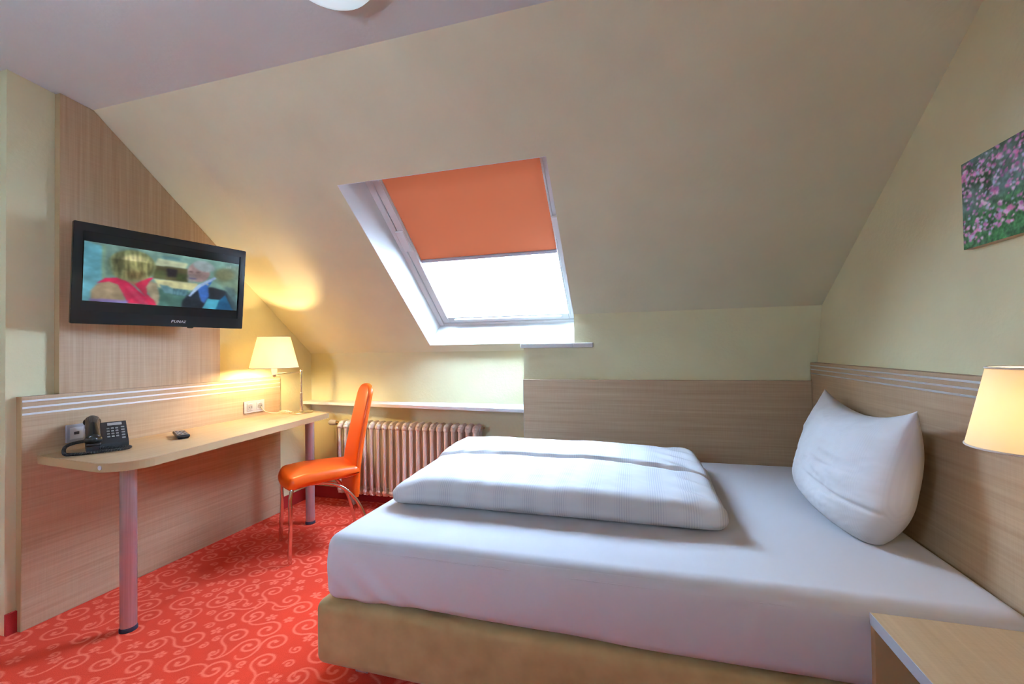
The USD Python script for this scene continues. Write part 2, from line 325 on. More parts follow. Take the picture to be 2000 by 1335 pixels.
# right wall: upright to 1.11 m, then leaning out a little
wr = frame_map(prism([(XR - 0.02, -0.1), (XR - 0.02, 1.10), (XR + 0.008, 1.40), (XR + 0.115, 2.52), (XR + 0.15, 2.95), (XR + 0.4, 2.95), (XR + 0.4, -0.1)], YK + 0.2 - Y0 + 0.2), (0, YK + 0.2, 0), (1, 0, 0), (0, 0, 1), (0, -1, 0))
struct('wall_right', wr, M_wall, 'pale cream right wall above the headboard', 'wall')
QX0, QX1, QZ0, QZ1 = -1.80, -1.20, 1.35, 1.92      # second window, in the wall behind the camera
struct('wall_front', cat_(bx(XL - 0.3, Y0 - 0.2, -0.1, QX0, Y0, 3.1), bx(QX1, Y0 - 0.2, -0.1, XR + 0.4, Y0, 3.1), bx(QX0, Y0 - 0.2, -0.1, QX1, Y0, QZ0), bx(QX0, Y0 - 0.2, QZ1, QX1, Y0, 3.1)), M_wall, 'cream wall behind the camera', 'wall')
def zceil(y): return ZC + 0.10 * (YC - y)
struct('ceiling', yz_prism(XL - 0.3, XR + 0.4, [(YC, ZC), (YC + 0.05, ZC + 0.25), (Y0 - 0.2, zceil(Y0 - 0.2) + 0.25), (Y0 - 0.2, zceil(Y0 - 0.2))]), M_ceil, 'flat white ceiling with the round lamp', 'ceiling')
L = np.hypot(YK - YC, ZK - ZC)
slab = Polygon([(XL - 0.25, 0), (XR + 0.3, 0), (XR + 0.3, L + 0.25), (XL - 0.25, L + 0.25)]).difference(Polygon([(WX0, WS0), (WX1, WS0), (WX1, WS1), (WX0, WS1)]))
struct('ceiling', on_slope(prism(slab, 0.17)), M_slope, 'sloping cream ceiling around the roof window', 'ceiling')
struct('baseboard_left', cat_(bx(XL, 1.222, 0, XL + 0.012, YK, 0.092), bx(XL - 0.055, Y0, 0, XL - 0.043, 1.21, 0.092)), M_skirt, 'dark red carpet skirting along the left wall', 'baseboard')
struct('baseboard_back', bx(XL + 0.012, YK - 0.012, 0, -0.722, YK, 0.092), M_skirt, 'dark red carpet skirting below the radiator', 'baseboard')
struct('trim_1', frame_map(prism([(XL, YK), (XL, 2.985), (-0.724, 2.815), (-0.724, YK)], 0.022), (0, 0, 0.786), (1, 0, 0), (0, 1, 0), (0, 0, 1)), M_white, 'pale shelf board above the radiator', 'trim')
struct('trim_2', cat_(cbx(-0.735, YB - 0.035, NB, WX1 - 0.003, 3.015, NB + 0.03, 0.003), cbx(WX1 - 0.004, YB - 0.035, NB, -0.264, YB - 0.001, NB + 0.03, 0.003)), M_ledge, 'short grey sill board under the right end of the roof window', 'trim')

# ------------------------------------------------------------------ roof window
wn = T('window_1', 'white roof window in the sloping ceiling', 'window', loc=tuple(SO + es * 1.25 + ex * -0.95), kind='structure')
def quad_board(a, b, c, d, th, up):
    """A thin lining board between four points, thickened along up."""
    P = np.array([a, b, c, d], float); return trimesh.convex.convex_hull(np.vstack([P, P + np.array(up) * th]))
def SP(x, s, d): return SO + ex * x + es * s + en * d
IX0, IX1, IS0, IS1 = -1.475, -0.375, 0.57, 1.90
D = 0.17
wn.part('lining', quad_board(SP(WX0, WS0, 0), SP(WX0, WS1, 0), SP(IX0, WS1, D), SP(IX0, WS0, D), 0.004, ex), M_white, world=True)
wn.part('lining', quad_board(SP(WX0 + .002, WS1, 0), SP(WX1 - .002, WS1, 0), SP(WX1 - .002, IS1, D), SP(IX0, IS1, D), 0.004, -es), M_white, world=True)
wn.part('lining', quad_board(SP(WX0 + .002, WS0, 0), SP(WX1 - .002, WS0, 0), SP(WX1 - .002, WS0, D), SP(IX0, WS0, D), 0.003, es), M_white, world=True)
wn.part('lining', quad_board(SP(WX1, WS0, 0), SP(WX1, WS1, 0), SP(WX1, WS1, D), SP(WX1, WS0, D), 0.003, -ex), M_white, world=True)
def sb(x0, s0, d0, x1, s1, d1, c=0.004): return on_slope(cbx(x0, s0, d0, x1, s1, d1, c))
FX0, FX1, FS0, FS1 = -1.478, -0.352, 0.540, 1.925     # fixed frame
for b in ((FX0, FS0, D, FX0 + .044, FS1, D + .09), (FX1 - .044, FS0, D, FX1, FS1, D + .09), (FX0 + .044, FS0, D, FX1 - .044, FS0 + .05, D + .09), (FX0 + .044, FS1 - .05, D, FX1 - .044, FS1, D + .09)):
    wn.part('frame_member', sb(*b), M_white, world=True)
SX0, SX1, SS0, SS1 = FX0 + .048, FX1 - .048, FS0 + .054, FS1 - .054     # sash
sw = 0.055
for b in ((SX0, SS0, D + .004, SX0 + sw, SS1, D + .08), (SX1 - sw, SS0, D + .004, SX1, SS1, D + .08), (SX0 + sw, SS0, D + .004, SX1 - sw, SS0 + .06, D + .08), (SX0 + sw, SS1 - .06, D + .004, SX1 - sw, SS1, D + .08)):
    wn.part('sash_member', sb(*b), M_white, world=True)
wn.part('pane', on_slope(bx(SX0 + sw - .004, SS0 + .056, D + .055, SX1 - sw + .004, SS1 - .056, D + .061)), M_pane, world=True)
GX0, GX1 = SX0 + sw, SX1 - sw
w2 = T('window_2', 'plain white window in the wall behind the camera', 'window', loc=((QX0 + QX1) / 2, Y0, QZ0), kind='structure')
for b in ((QX0, QZ0, QX0 + .06, QZ1), (QX1 - .06, QZ0, QX1, QZ1), (QX0 + .06, QZ0, QX1 - .06, QZ0 + .06), (QX0 + .06, QZ1 - .06, QX1 - .06, QZ1)):
    w2.part('frame_member', cbx(b[0], Y0 - .14, b[1], b[2], Y0 - .07, b[3], .004), M_white, world=True)
w2.part('pane', bx(QX0 + .055, Y0 - .11, QZ0 + .055, QX1 - .055, Y0 - .106, QZ1 - .055), M_pane, world=True)
rb = T('roller_blind', 'orange roller blind pulled halfway down inside the roof window', 'blind', loc=tuple(SP(-0.915, 1.0, D + .03)))
# fabric: a slightly rippled sheet
nu, nv = 60, 50
U, Vv = np.meshgrid(np.linspace(GX0 - .006, GX1 + .006, nu), np.linspace(SS0 + .045, 1.262, nv), indexing='ij')
def ripple(U, Vv, o): return D + .022 + o + 0.0045 * np.sin((U + 0.45 * (Vv - .6)) * 24) * np.exp(-((Vv - .80) / .26) ** 2) * np.exp(-((U + 1.02) / .25) ** 2) + 0.003 * np.cos((U + .915) * 3.2) * np.sin((Vv - .6) * 4)
def sheet(o): return (SO + ex * U[..., None] + es * Vv[..., None] + en * ripple(U, Vv, o)[..., None]).reshape(-1, 3)
i, j = np.meshgrid(np.arange(nu - 1), np.arange(nv - 1), indexing='ij'); q = np.stack([i * nv + j, (i + 1) * nv + j, (i + 1) * nv + j + 1, i * nv + j + 1], -1).reshape(-1, 4)
rb.part('fabric', (sheet(0), q), M_blind, smooth=True, world=True)
rb.part('bottom_bar', sb(GX0 - .008, 1.258, D + .014, GX1 + .008, 1.282, D + .030, .003), M_gplastic, world=True)
rb.part('roller', tube([SP(GX0, SS0 + .045, D + .022), SP(GX1, SS0 + .045, D + .022)], .018, 20), M_white, smooth=40, world=True)
for x in (GX0 - .014, GX1 + .002):
    rb.part('side_rail', sb(x, SS0 + .03, D - .002, x + .012, SS1 - .05, D + .004, .002), M_white, world=True)
for x0, x1 in ((SX0 - .012, SX0 + .05), (SX1 - .05, SX1 + .012)):
    wn.part('hinge_cover', sb(x0, 1.00, D - .014, x1, 1.16, D + .004, .006), M_white, world=True)
wn.part('ventilation_flap', sb(GX0 + .05, SS1 - .05, D - .012, GX1 - .05, SS1 - .025, D + .006, .004), M_white, world=True)

# ------------------------------------------------------------------ desk along the left wall
dk = T('desk', 'light oak wall-fixed desk with rounded corner on two round metal legs', 'desk', loc=(-2.4, 2.0, 0))
dk.part('back_panel', cbx(XL + .0005, 1.259, 0.001, XP, 2.712, 1.0315, .0015), M_wood_y, world=True)
dk.part('panel_edge', bx(XL + .0005, 1.2575, 0.001, XP, 1.2592, 1.031), M_edge, world=True)
for z in (1.011, 0.982, 0.953):
    dk.part('inlay_strip', cbx(XP - .001, 1.2592, z - .0045, XP + .0015, 2.7115, z + .0045, .0005), M_strip, world=True)
# top: rounded near corner
arc = lambda cx, cy, r, a0, a1, n=14: [(cx + r * math.cos(math.radians(a)), cy + r * math.sin(math.radians(a))) for a in np.linspace(a0, a1, n)]
topline = [(XP + .001, 1.312)] + arc(-2.185, 1.410, 0.135, -103, 2) + [(-2.205, 2.735), (XP + .001, 2.735)]
tp = Polygon(topline)
dk.part('desktop', cat_(frame_map(prism(tp.buffer(-.0015), .001), (0, 0, .7595), ex, (0, 1, 0), (0, 0, 1)), frame_map(prism(tp, .0365), (0, 0, .7225), ex, (0, 1, 0), (0, 0, 1))), M_top, world=True)
eb = Polygon(topline).exterior
pl = np.array([(p[0], p[1]) for p in topline[:-1]] + [topline[-1]])
band = Polygon(np.vstack([pl, ])).buffer(.0012).difference(tp).intersection(sbox(XP + .002, 0, 0, 5))
def polys(g): return [p for p in getattr(g, 'geoms', [g]) if p.geom_type == 'Polygon' and p.area > 1e-9]
dk.part('edge_band', cat_(*[frame_map(prism(p, .036), (0, 0, .7228), ex, (0, 1, 0), (0, 0, 1)) for p in polys(band)]), M_edge, world=True)
for (lx, ly) in ((-2.180, 1.395), (-2.250, 2.590)):
    lg = dk.part('leg', tube([(lx, ly, .006), (lx, ly, .7225)], .030, 32), M_alu, smooth=40, world=True)
    dk.part('leg_foot', lathe([(0, 0), (.033, 0), (.033, .012), (.0305, .018), (0, .018)], 32, (lx, ly, 0.0005)), M_dark, smooth=40, world=True, under=lg, label='dark foot ring of a desk leg')
    dk.part('mounting_plate', lathe([(0, 0), (.042, 0), (.042, .005), (0, .005)], 28, (lx, ly, .7172)), M_dark, smooth=40, world=True, under=lg)
dk.part('bracket', cbx(-2.21, 1.62, .7165, -2.12, 1.80, .7225, .001), M_alu, world=True, label='flat metal joint plate under the desktop')
cp = trimesh.creation.cylinder(.010, .003, sections=24); cp.apply_transform(trimesh.transformations.rotation_matrix(np.pi / 2, [1, 0, 0])); cp.apply_translation([-2.16, 1.2755, .742])
dk.part('cover_cap', cp, M_wplastic, smooth=40, world=True, label='round pale cover cap in the desk edge')

# oak panel that carries the television: it follows the ceiling and the slope
pn = T('wall_panel', 'tall light oak panel behind the television, cut to the roof slope', 'wall panel', loc=(XL, 1.8, 1.05))
y3, y4 = 1.389, 2.213
prof = [(y3, 1.0325), (y4, 1.0325), (y4, zslope(y4) - .003), (YC, ZC - .003), (y3, zceil(y3) - .003)]
pn.part('panel', frame_map(prism(prof, XP - XL - .001), (XL + .001, 0, 0), (0, 1, 0), (0, 0, 1), (1, 0, 0)), M_wood_z, world=True)
pn.part('panel_edge', bx(XL + .001, y3 - .0015, 1.033, XP, y3, zceil(y3) - .004), M_edge, world=True, label='yellowish edge band of the panel')

# ------------------------------------------------------------------ television
tl, tr, br, bl = np.array([-2.445, 1.343, 1.827]), np.array([-2.262, 2.081, 1.827]), np.array([-2.308, 2.093, 1.36]), np.array([-2.491, 1.355, 1.36])
eu = (tr - tl); TW = np.linalg.norm(eu); eu /= TW; ev = (tl - bl); TH = np.linalg.norm(ev); ev /= TH; ew = np.cross(eu, ev)
tv = T('television', 'black flat-screen television switched on, tilted on the wall panel', 'television', loc=tuple((tl + tr + bl + br) / 4))
def tvm(m): return frame_map(m, bl, eu, ev, ew)
B = dict(l=.034, r=.030, t=.040, b=.060)
outer = sbox(0, 0, TW, TH).buffer(-.006).buffer(.006); inner = sbox(B['l'], B['b'], TW - B['r'], TH - B['t'])
tv.part('bezel', tvm(cat_(frame_map(prism(outer.difference(inner), .012), (0, 0, -.012), ex, (0, 1, 0), (0, 0, 1)), frame_map(prism(outer.buffer(-.002).difference(inner.buffer(.002)), .002), (0, 0, 0), ex, (0, 1, 0), (0, 0, 1)))), M_black, world=True)
tv.part('housing', tvm(trimesh.convex.convex_hull(np.array([(x, y, -.012) for x in (.002, TW - .002) for y in (.002, TH - .002)] + [(x, y, -.032) for x in (.004, TW - .004) for y in (.004, TH - .004)] + [(x, y, -.060) for x in (.09, TW - .09) for y in (.08, TH - .08)]))), M_black, world=True)

# picture on the screen: shapes given in one set of coordinates, mapped to the unit square, softened
def homography(src, dst):
    A = []
    for (x, y), (u, v) in zip(src, dst): A += [[x, y, 1, 0, 0, 0, -u * x, -u * y, -u], [0, 0, 0, x, y, 1, -v * x, -v * y, -v]]
    return np.linalg.svd(np.array(A, float))[2][-1].reshape(3, 3)
def inside(poly, X, Y):
    p = np.asarray(poly, float); r = np.zeros(X.shape, bool)
    for (x0, y0), (x1, y1) in zip(p, np.roll(p, -1, 0)):
        if y0 == y1: continue
        r ^= ((y0 > Y) != (y1 > Y)) & (X < (x1 - x0) * (Y - y0) / (y1 - y0) + x0)
    return r
def lin(c): c = np.asarray(c, float) / 255; return np.where(c < .04045, c / 12.92, ((c + .055) / 1.055) ** 2.4)
H_ = homography([(205, 258), (1838, 543), (1802, 1056), (175, 955)], [(0, 1), (1, 1), (1, 0), (0, 0)])
def to_uv(pts):
    p = np.c_[np.asarray(pts, float), np.ones(len(pts))] @ H_.T; return p[:, :2] / p[:, 2:]
NU, NV = 230, 108
Ug, Vg = np.meshgrid(np.linspace(0, 1, NU), np.linspace(0, 1, NV), indexing='ij')
def ell(cx, cy, rx, ry, n=40, rot=0.0):
    t = np.linspace(0, 2 * np.pi, n, endpoint=False); c, s = math.cos(rot), math.sin(rot)
    return [(cx + rx * math.cos(a) * c - ry * math.sin(a) * s, cy + rx * math.cos(a) * s + ry * math.sin(a) * c) for a in t]
img = np.tile(np.array([128, 168, 158.]), (NU, NV, 1)); img += (Ug * 18 - 6)[..., None] * np.array([.4, 1, .9])
def shape(pts, col, soft=0.0, a=1.0):
    global img
    uv = to_uv(pts); k = inside(uv, Ug, Vg).astype(float)
    if soft: k = gaussian_filter(k, soft)
    img = img * (1 - a * k[..., None]) + a * k[..., None] * np.array(col, float)
shape([(200, 255), (410, 325), (400, 700), (250, 960), (170, 955)], (112, 186, 204), .8)
shape([(205, 330), (385, 380), (372, 700), (190, 700)], (104, 178, 198), .8)
shape([(400, 310), (440, 320), (430, 720), (395, 700)], (140, 178, 150), 1)
shape([(1000, 470), (1320, 535), (1290, 592), (960, 548)], (205, 216, 180), 1)
shape([(1040, 440), (1250, 470), (1230, 500), (1060, 480)], (90, 140, 150), 1.2, .7)
shape([(950, 548), (1310, 592), (1310, 745), (950, 700)], (96, 92, 62), .8)
shape([(960, 600), (1080, 610), (1080, 700), (960, 690)], (110, 130, 80), 2, .6)
shape([(1090, 585), (1205, 600), (1200, 690), (1100, 680)], (48, 42, 46), 1)
shape([(1200, 640), (1300, 660), (1300, 735), (1190, 720)], (70, 90, 45), 1.5, .8)
shape([(955, 703), (1410, 757), (1400, 840), (1000, 800)], (222, 220, 168), .8)
shape([(1000, 820), (1330, 850), (1230, 1030), (990, 1010)], (82, 128, 118), 1.2)
shape([(1010, 770), (1090, 780), (1160, 820), (1310, 830), (1290, 900), (1060, 860)], (110, 158, 170), .9)
for kx in range(9): shape([(1160 + kx * 17, 812 + kx * 2), (1168 + kx * 17, 813 + kx * 2), (1160 + kx * 17, 890 + kx * 2), (1152 + kx * 17, 889 + kx * 2)], (48, 84, 100), .4, .7)
shape([(1840, 560), (1600, 600), (1580, 720), (1700, 830), (1840, 900)], (126, 152, 128), 3)
shape(ell(1690, 660, 100, 70), (128, 130, 92), 3, .8)
# the woman seen from behind
shape([(268, 960), (272, 840), (330, 770), (440, 720), (560, 735), (620, 830), (640, 970)], (172, 152, 122), .8)
shape([(600, 690), (780, 740), (900, 760), (880, 860), (800, 820)], (186, 140, 112), .9)
shape([(860, 800), (910, 725), (985, 760), (1010, 900), (990, 1012), (960, 1000)], (176, 164, 136), .9)
shape([(330, 755), (430, 695), (600, 688), (700, 760), (820, 870), (975, 1005), (670, 985), (625, 880), (570, 770), (470, 735)], (236, 40, 96), .5)
shape([(640, 780), (700, 790), (900, 1000), (820, 1000)], (250, 80, 130), 1, .7)
shape([(750, 770), (850, 700), (955, 690), (900, 740), (868, 800), (880, 880), (960, 960), (972, 1006), (880, 930)], (224, 48, 92), .5)
shape(ell(715, 555, 262, 180, rot=.10), (150, 160, 112), 1)
shape([(430, 560), (480, 430), (520, 690), (450, 690)], (120, 158, 140), 1.5, .8)
shape(ell(780, 545, 165, 110, rot=.2), (188, 186, 128), 2.2, .9)
shape(ell(720, 480, 120, 44), (204, 196, 146), 2.5, .8)
shape([(640, 600), (860, 620), (850, 720), (660, 700)], (166, 132, 84), 4, .8)
for kx in range(11): shape([(500 + kx * 38, 470 + kx * 6), (570 + kx * 38, 470 + kx * 6), (578 + kx * 37, 690), (566 + kx * 37, 690)], (112, 112, 70), .6, .45)
shape([(260, 930), (690, 952), (650, 985), (260, 965)], (136, 118, 198), .8, .8)
# the man facing her
shape([(1230, 1040), (1250, 950), (1310, 880), (1400, 800), (1560, 800), (1700, 840), (1780, 960), (1810, 1060)], (36, 48, 62), 1)
shape([(1680, 780), (1790, 820), (1830, 1060), (1760, 1060)], (84, 112, 120), 2.5, .8)
shape(ell(1425, 630, 118, 112, rot=.2), (176, 150, 148), .9)
shape(ell(1480, 565, 115, 58, rot=.3), (168, 186, 190), 1.3, .95)
shape(ell(1350, 700, 50, 45), (188, 176, 178), 1.5, .7)
shape([(1320, 690), (1400, 700), (1390, 715), (1325, 705)], (92, 92, 150), .8, .7)
shape(ell(1345, 625, 26, 9), (96, 76, 78), .8, .7); shape(ell(1420, 632, 26, 9), (100, 80, 82), .8, .6)
shape([(1405, 800), (1480, 770), (1590, 690), (1520, 800), (1525, 900), (1470, 980), (1440, 950)], (62, 116, 204), .7)
shape([(1395, 790), (1420, 770), (1590, 682), (1608, 702), (1440, 800), (1330, 905), (1310, 895)], (170, 198, 238), .5)
shape([(1448, 1040), (1510, 925), (1632, 940), (1588, 1048)], (86, 186, 216), .4)
shape([(1632, 940), (1690, 885), (1765, 1058), (1588, 1048)], (28, 108, 158), .5)
shape(ell(1515, 770, 12, 9), (190, 190, 170), .5, .8)
for kx in range(3): shape([(1712 + kx * 18, 555), (1720 + kx * 18, 556), (1720 + kx * 18, 590), (1712 + kx * 18, 589)], (210, 222, 218), .3, .6)
str_ = meshkit.fbm(np.stack([Ug * 75 + 1.5 * Vg, Vg * 7, 0 * Ug], -1), 3, 9) - .5           # strands, folds and blurred detail
hair = gaussian_filter(inside(to_uv(ell(715, 545, 255, 170, rot=.10)), Ug, Vg).astype(float), 3)
img = img * (1 + (.95 * str_ * hair)[..., None]) * (1 + .55 * (meshkit.fbm(np.stack([Ug * 15, Vg * 8, 0 * Ug], -1), 3, 4) - .5)[..., None])
img = img * (1 + .35 * ((np.clip(1 - ((Ug - .30) / .10) ** 2 - ((Vg - .74) / .18) ** 2, 0, 1) - .35) * hair)[..., None])
img = gaussian_filter(img, (1.0, .9, 0)) + 9 * (meshkit.fbm(np.stack([Ug * 60, Vg * 28, 0 * Ug], -1), 3, 2) - .5)[..., None]
bw, bh = TW - B['l'] - B['r'], TH - B['b'] - B['t']
def grid_faces(nu, nv):
    i, j = np.meshgrid(np.arange(nu - 1), np.arange(nv - 1), indexing='ij'); return np.stack([i * nv + j, (i + 1) * nv + j, (i + 1) * nv + j + 1, i * nv + j + 1], -1).reshape(-1, 4)
sx0, sx1, sy0, sy1 = B['l'] + .006, TW - B['r'] - .004, B['b'] + .048, TH - B['t'] - .044
tv.part('screen', tvm(bx(B['l'] - .002, B['b'] - .002, -.012, TW - B['r'] + .002, TH - B['t'] + .002, -.006)), M_bezel, world=True, label='glossy dark screen with black bars')
pts = np.stack([sx0 + Ug * (sx1 - sx0), sy0 + Vg * (sy1 - sy0), 0 * Ug - .0055], -1).reshape(-1, 3)
qq = grid_faces(NU, NV); scr = trimesh.Trimesh(bl + pts @ np.array([eu, ev, ew]), np.vstack([qq[:, [0, 1, 2]], qq[:, [0, 2, 3]]]), process=False)
tv.part('picture', scr, M_screen, world=True, col=lin(np.clip(img, 0, 255)).reshape(-1, 3), label='film scene of a woman in a pink dress facing a grey-haired man')
lt = meshkit.text_mesh('FUNAI', .0125, .0012, bold=True); lt.apply_transform(np.array([[1.25, .25, 0, 0], [0, 1, 0, 0], [0, 0, 1, 0], [0, 0, 0, 1.]])); w_ = lt.bounds[1][0]
lt.apply_translation([TW * .56 - w_ / 2, .022, .0018])
tv.part('lettering', tvm(lt), M_logo, world=True, label='silver maker name on the lower border')
tv.part('sensor', tvm(hull_spheres([(TW * .63, -.001, -.012), (TW * .655, -.001, -.012)], .006, 12)), M_black, world=True)
mid = (tl + tr + bl + br) / 4
tv.part('wall_bracket', cat_(cbx(XP + .0005, mid[1] - .12, mid[2] - .12, XP + .012, mid[1] + .12, mid[2] + .12, .002), tube([(XP + .01, mid[1], mid[2]), mid - ew * .055], .022, 16), tube([(XP + .01, mid[1] - .06, mid[2]), mid - ew * .055], .012, 12)), M_black, world=True)

# ------------------------------------------------------------------ sockets
def schuko(t, y, z, x, under_name='socket_insert'):
    p = t.part(under_name, cat_(cbx(x, y - .0255, z - .0255, x + .004, y + .0255, z + .0255, .0015)), M_gplastic, world=True)
    ring = lathe([(.0195, 0), (.0215, 0), (.0215, .003), (.0195, .003)], 32); ring = frame_map(ring, (x + .0035, y, z), (0, 1, 0), (0, 0, 1), (1, 0, 0))
    disc = frame_map(lathe([(0, 0), (.0195, 0), (.0195, .0012), (0, .0012)], 32), (x + .0035, y, z), (0, 1, 0), (0, 0, 1), (1, 0, 0))
    t.part('socket_rim', ring, M_gplastic, smooth=40, world=True, under=p)
    t.part('recess', disc, M_socketdark, smooth=40, world=True, under=p)
    for dy in (-.0095, .0095):
        t.part('contact_hole', frame_map(lathe([(0, 0), (.003, 0), (.003, .0008), (0, .0008)], 14), (x + .0046, y + dy, z), (0, 1, 0), (0, 0, 1), (1, 0, 0)), M_dark, world=True, under=p)
so = T('wall_socket', 'double power socket in a silver frame under the desk lamp', 'wall socket', loc=(XP, 2.472, .833))
so.part('frame_plate', cbx(XP, 2.387, .792, XP + .009, 2.557, .875, .002), M_gplastic, world=True)
schuko(so, 2.431, .8335, XP + .0088); schuko(so, 2.513, .8335, XP + .0088)
so2 = T('telephone_outlet', 'silver outlet plate on the wood panel behind the telephone', 'wall outlet', loc=(XP, 1.452, .838))
so2.part('frame_plate', cbx(XP, 1.410, .796, XP + .009, 1.535, .880, .002), M_gplastic, world=True)
pz = so2.part('outlet_cover', cbx(XP + .0088, 1.422, .810, XP + .013, 1.475, .866, .0015), M_wplastic, world=True)
so2.part('outlet_slot', cbx(XP + .0128, 1.438, .832, XP + .0135, 1.458, .845, .0002), M_dark, world=True, under=pz)

# ------------------------------------------------------------------ telephone, remote
ph = T('telephone', 'black push-button telephone with handset and coiled cord', 'telephone', loc=(-2.480, 1.494, .7605), rz=math.radians(62))
# local: x to the right of the phone seen by its user, y away from the user, z up
def wedge(x0, x1, y0, y1, z0, z1, zb=0.0):
    return trimesh.convex.convex_hull(np.array([(x, y, z) for x in (x0, x1) for y, z in ((y0, zb), (y1, zb), (y0 + .004, z0), (y1 - .012, z1), (y1, z1 - .012))]))
ph.part('body', wedge(-.074, .074, -.085, .085, .034, .118), M_grey)
def on_face(x, y, d=0): x = x * .755; y = y * 1.02; k = (y + .081) / (.154); return np.array([x, y, .034 + (.084) * k + d])
nrm = np.array([0, -.084, .154]); nrm /= np.linalg.norm(nrm); tang = np.array([0, .154, .084]); tang /= np.linalg.norm(tang)
def key(x, y, w, h, d, z=0): return frame_map(cbx(-w / 2, -h / 2, -.002, w / 2, h / 2, d, .0012), on_face(x, y, z), ex, tang, nrm)
ph.part('display', key(.040, .054, .054, .022, .0015), M_lcd, label='pale grey display of the telephone')
for r_ in range(4):
    for c_ in range(3): ph.part('key', key(.006 + .021 * c_, .022 - .019 * r_, .0105, .0095, .0035), M_key)
for r_ in range(5): ph.part('key', key(.077, .026 - .019 * r_, .013, .008, .0035), M_key)
def hp(x, y, d): return on_face(x, y) + nrm * d
hs = ph.part('handset', cat_(hull_spheres([hp(-.066, .070, .028), hp(-.066, .054, .022), hp(-.048, .060, .020), hp(-.086, .060, .020)], .018), hull_spheres([hp(-.066, -.076, .028), hp(-.066, -.060, .022), hp(-.048, -.066, .020), hp(-.086, -.066, .020)], .018), hull_spheres([hp(-.066, .058, .038), hp(-.066, 0, .050), hp(-.066, -.064, .038), hp(-.054, .058, .034), hp(-.078, .058, .034), hp(-.054, -.064, .034), hp(-.078, -.064, .034)], .0165)), M_black, smooth=50)
for y_ in (.058, -.066): ph.part('cradle', frame_map(cbx(-.026, -.022, -.006, .026, .022, .010, .004), on_face(-.066, y_), ex, tang, nrm), M_grey)
ctl = np.array([(-.066, -.080, .060), (-.100, -.040, .050), (-.140, .000, .030), (-.146, -.045, .012), (-.128, -.105, .009), (-.070, -.130, .009), (.010, -.140, .009), (.062, -.126, .009), (.076, -.104, .010), (.050, -.092, .012), (.010, -.092, .016), (-.03, -.088, .018)])
cl = spline(ctl, 1500); tg = np.gradient(cl, axis=0); tg /= np.linalg.norm(tg, axis=1, keepdims=True)
na = np.cross(tg, [0, 0, 1.0]); na /= np.linalg.norm(na, axis=1, keepdims=True) + 1e-9; nb = np.cross(tg, na)
th = np.linspace(0, 2 * np.pi * 110, 1500)[:, None]
ph.part('coiled_cord', tube(cl + .0058 * (np.cos(th) * na + np.sin(th) * nb), .0018, 5), M_grey, smooth=True)
ph.part('cord_core', tube(spline(ctl, 120), .0040, 8), M_grey, smooth=True)

rm = T('remote_control', 'small dark remote control lying on the desk', 'remote control', loc=(-2.400, 1.792, .7605), rz=math.radians(60))
rm.part('body', trimesh.convex.convex_hull(np.vstack([cbx(-.028, -.092, .008, .028, .092, .022, .003).vertices, cbx(-.022, -.084, 0, .022, .084, .010, .002).vertices])), M_grey)
rm.part('face_plate', cbx(-.024, -.086, .0218, .024, .086, .0228, .0004), plain('remote_face', (.20, .18, .17), .45), label='lighter face plate of the remote')
for r_ in range(7):
    for c_ in range(3): rm.part('button', cbx(-.0185 + .014 * c_, -.074 + .021 * r_, .0226, -.0095 + .014 * c_, -.062 + .021 * r_, .0248, .0008), M_key if (r_ + c_) % 3 else M_dark)

# ------------------------------------------------------------------ lamps
def shade_mesh(rb_, rt_, h, th_=.0015):
    return lathe([(rb_, 0), (rt_, h), (rt_ - th_, h), (rb_ - th_, 0), (rb_, 0)], 64)
def rim(r, z, t=.0022): return lathe([(r + t * math.cos(a), z + t * math.sin(a)) for a in np.linspace(0, 2 * np.pi, 9)], 64)
def bulb_light(t, c, mat_, r=.021):
    t.part('bulb', lathe([(0, -.055), (.013, -.053), (.013, -.030), (.020, -.020), (r, 0), (r * .93, .012), (r * .70, .023), (r * .38, .029), (0, .031)], 20, c), mat_, smooth=50)
LX, LY = -2.415, 2.695      # pole on the desk
dl = T('table_lamp', 'lit swing-arm table lamp with conical cream shade on the desk', 'lamp', loc=(LX, LY, .7605))
dl.part('base', lathe([(0, 0), (.082, 0), (.082, .006), (.078, .010), (.020, .014), (.012, .022), (0, .022)], 48), M_nickel, smooth=40)
dl.part('pole', cat_(tube([(0, 0, .018), (0, 0, .300)], .0075, 20), lathe([(0, .0), (.011, 0), (.011, .13), (.0085, .135), (0, .135)], 24, (0, 0, .018)), lathe([(0, 0), (.0105, 0), (.0105, .028), (.004, .036), (0, .036)], 24, (0, 0, .290))), M_nickel, smooth=40)
sc = np.array([-2.405 - LX, 2.435 - LY])      # shade centre relative to the pole
dl.part('arm', cat_(tube([(0, 0, .305), (sc[0], sc[1], .305)], .0052, 16), hull_spheres([(sc[0], sc[1], .292), (sc[0], sc[1], .318)], .011, 16)), M_nickel, smooth=40)
dl.part('lamp_holder', lathe([(0, 0), (.017, 0), (.019, .02), (.019, .05), (.014, .056), (0, .056)], 28, (sc[0], sc[1], .300)), M_wplastic, smooth=40)
sh = dl.part('lamp_shade', shade_mesh(.152, .101, .211), M_shade, smooth=50)
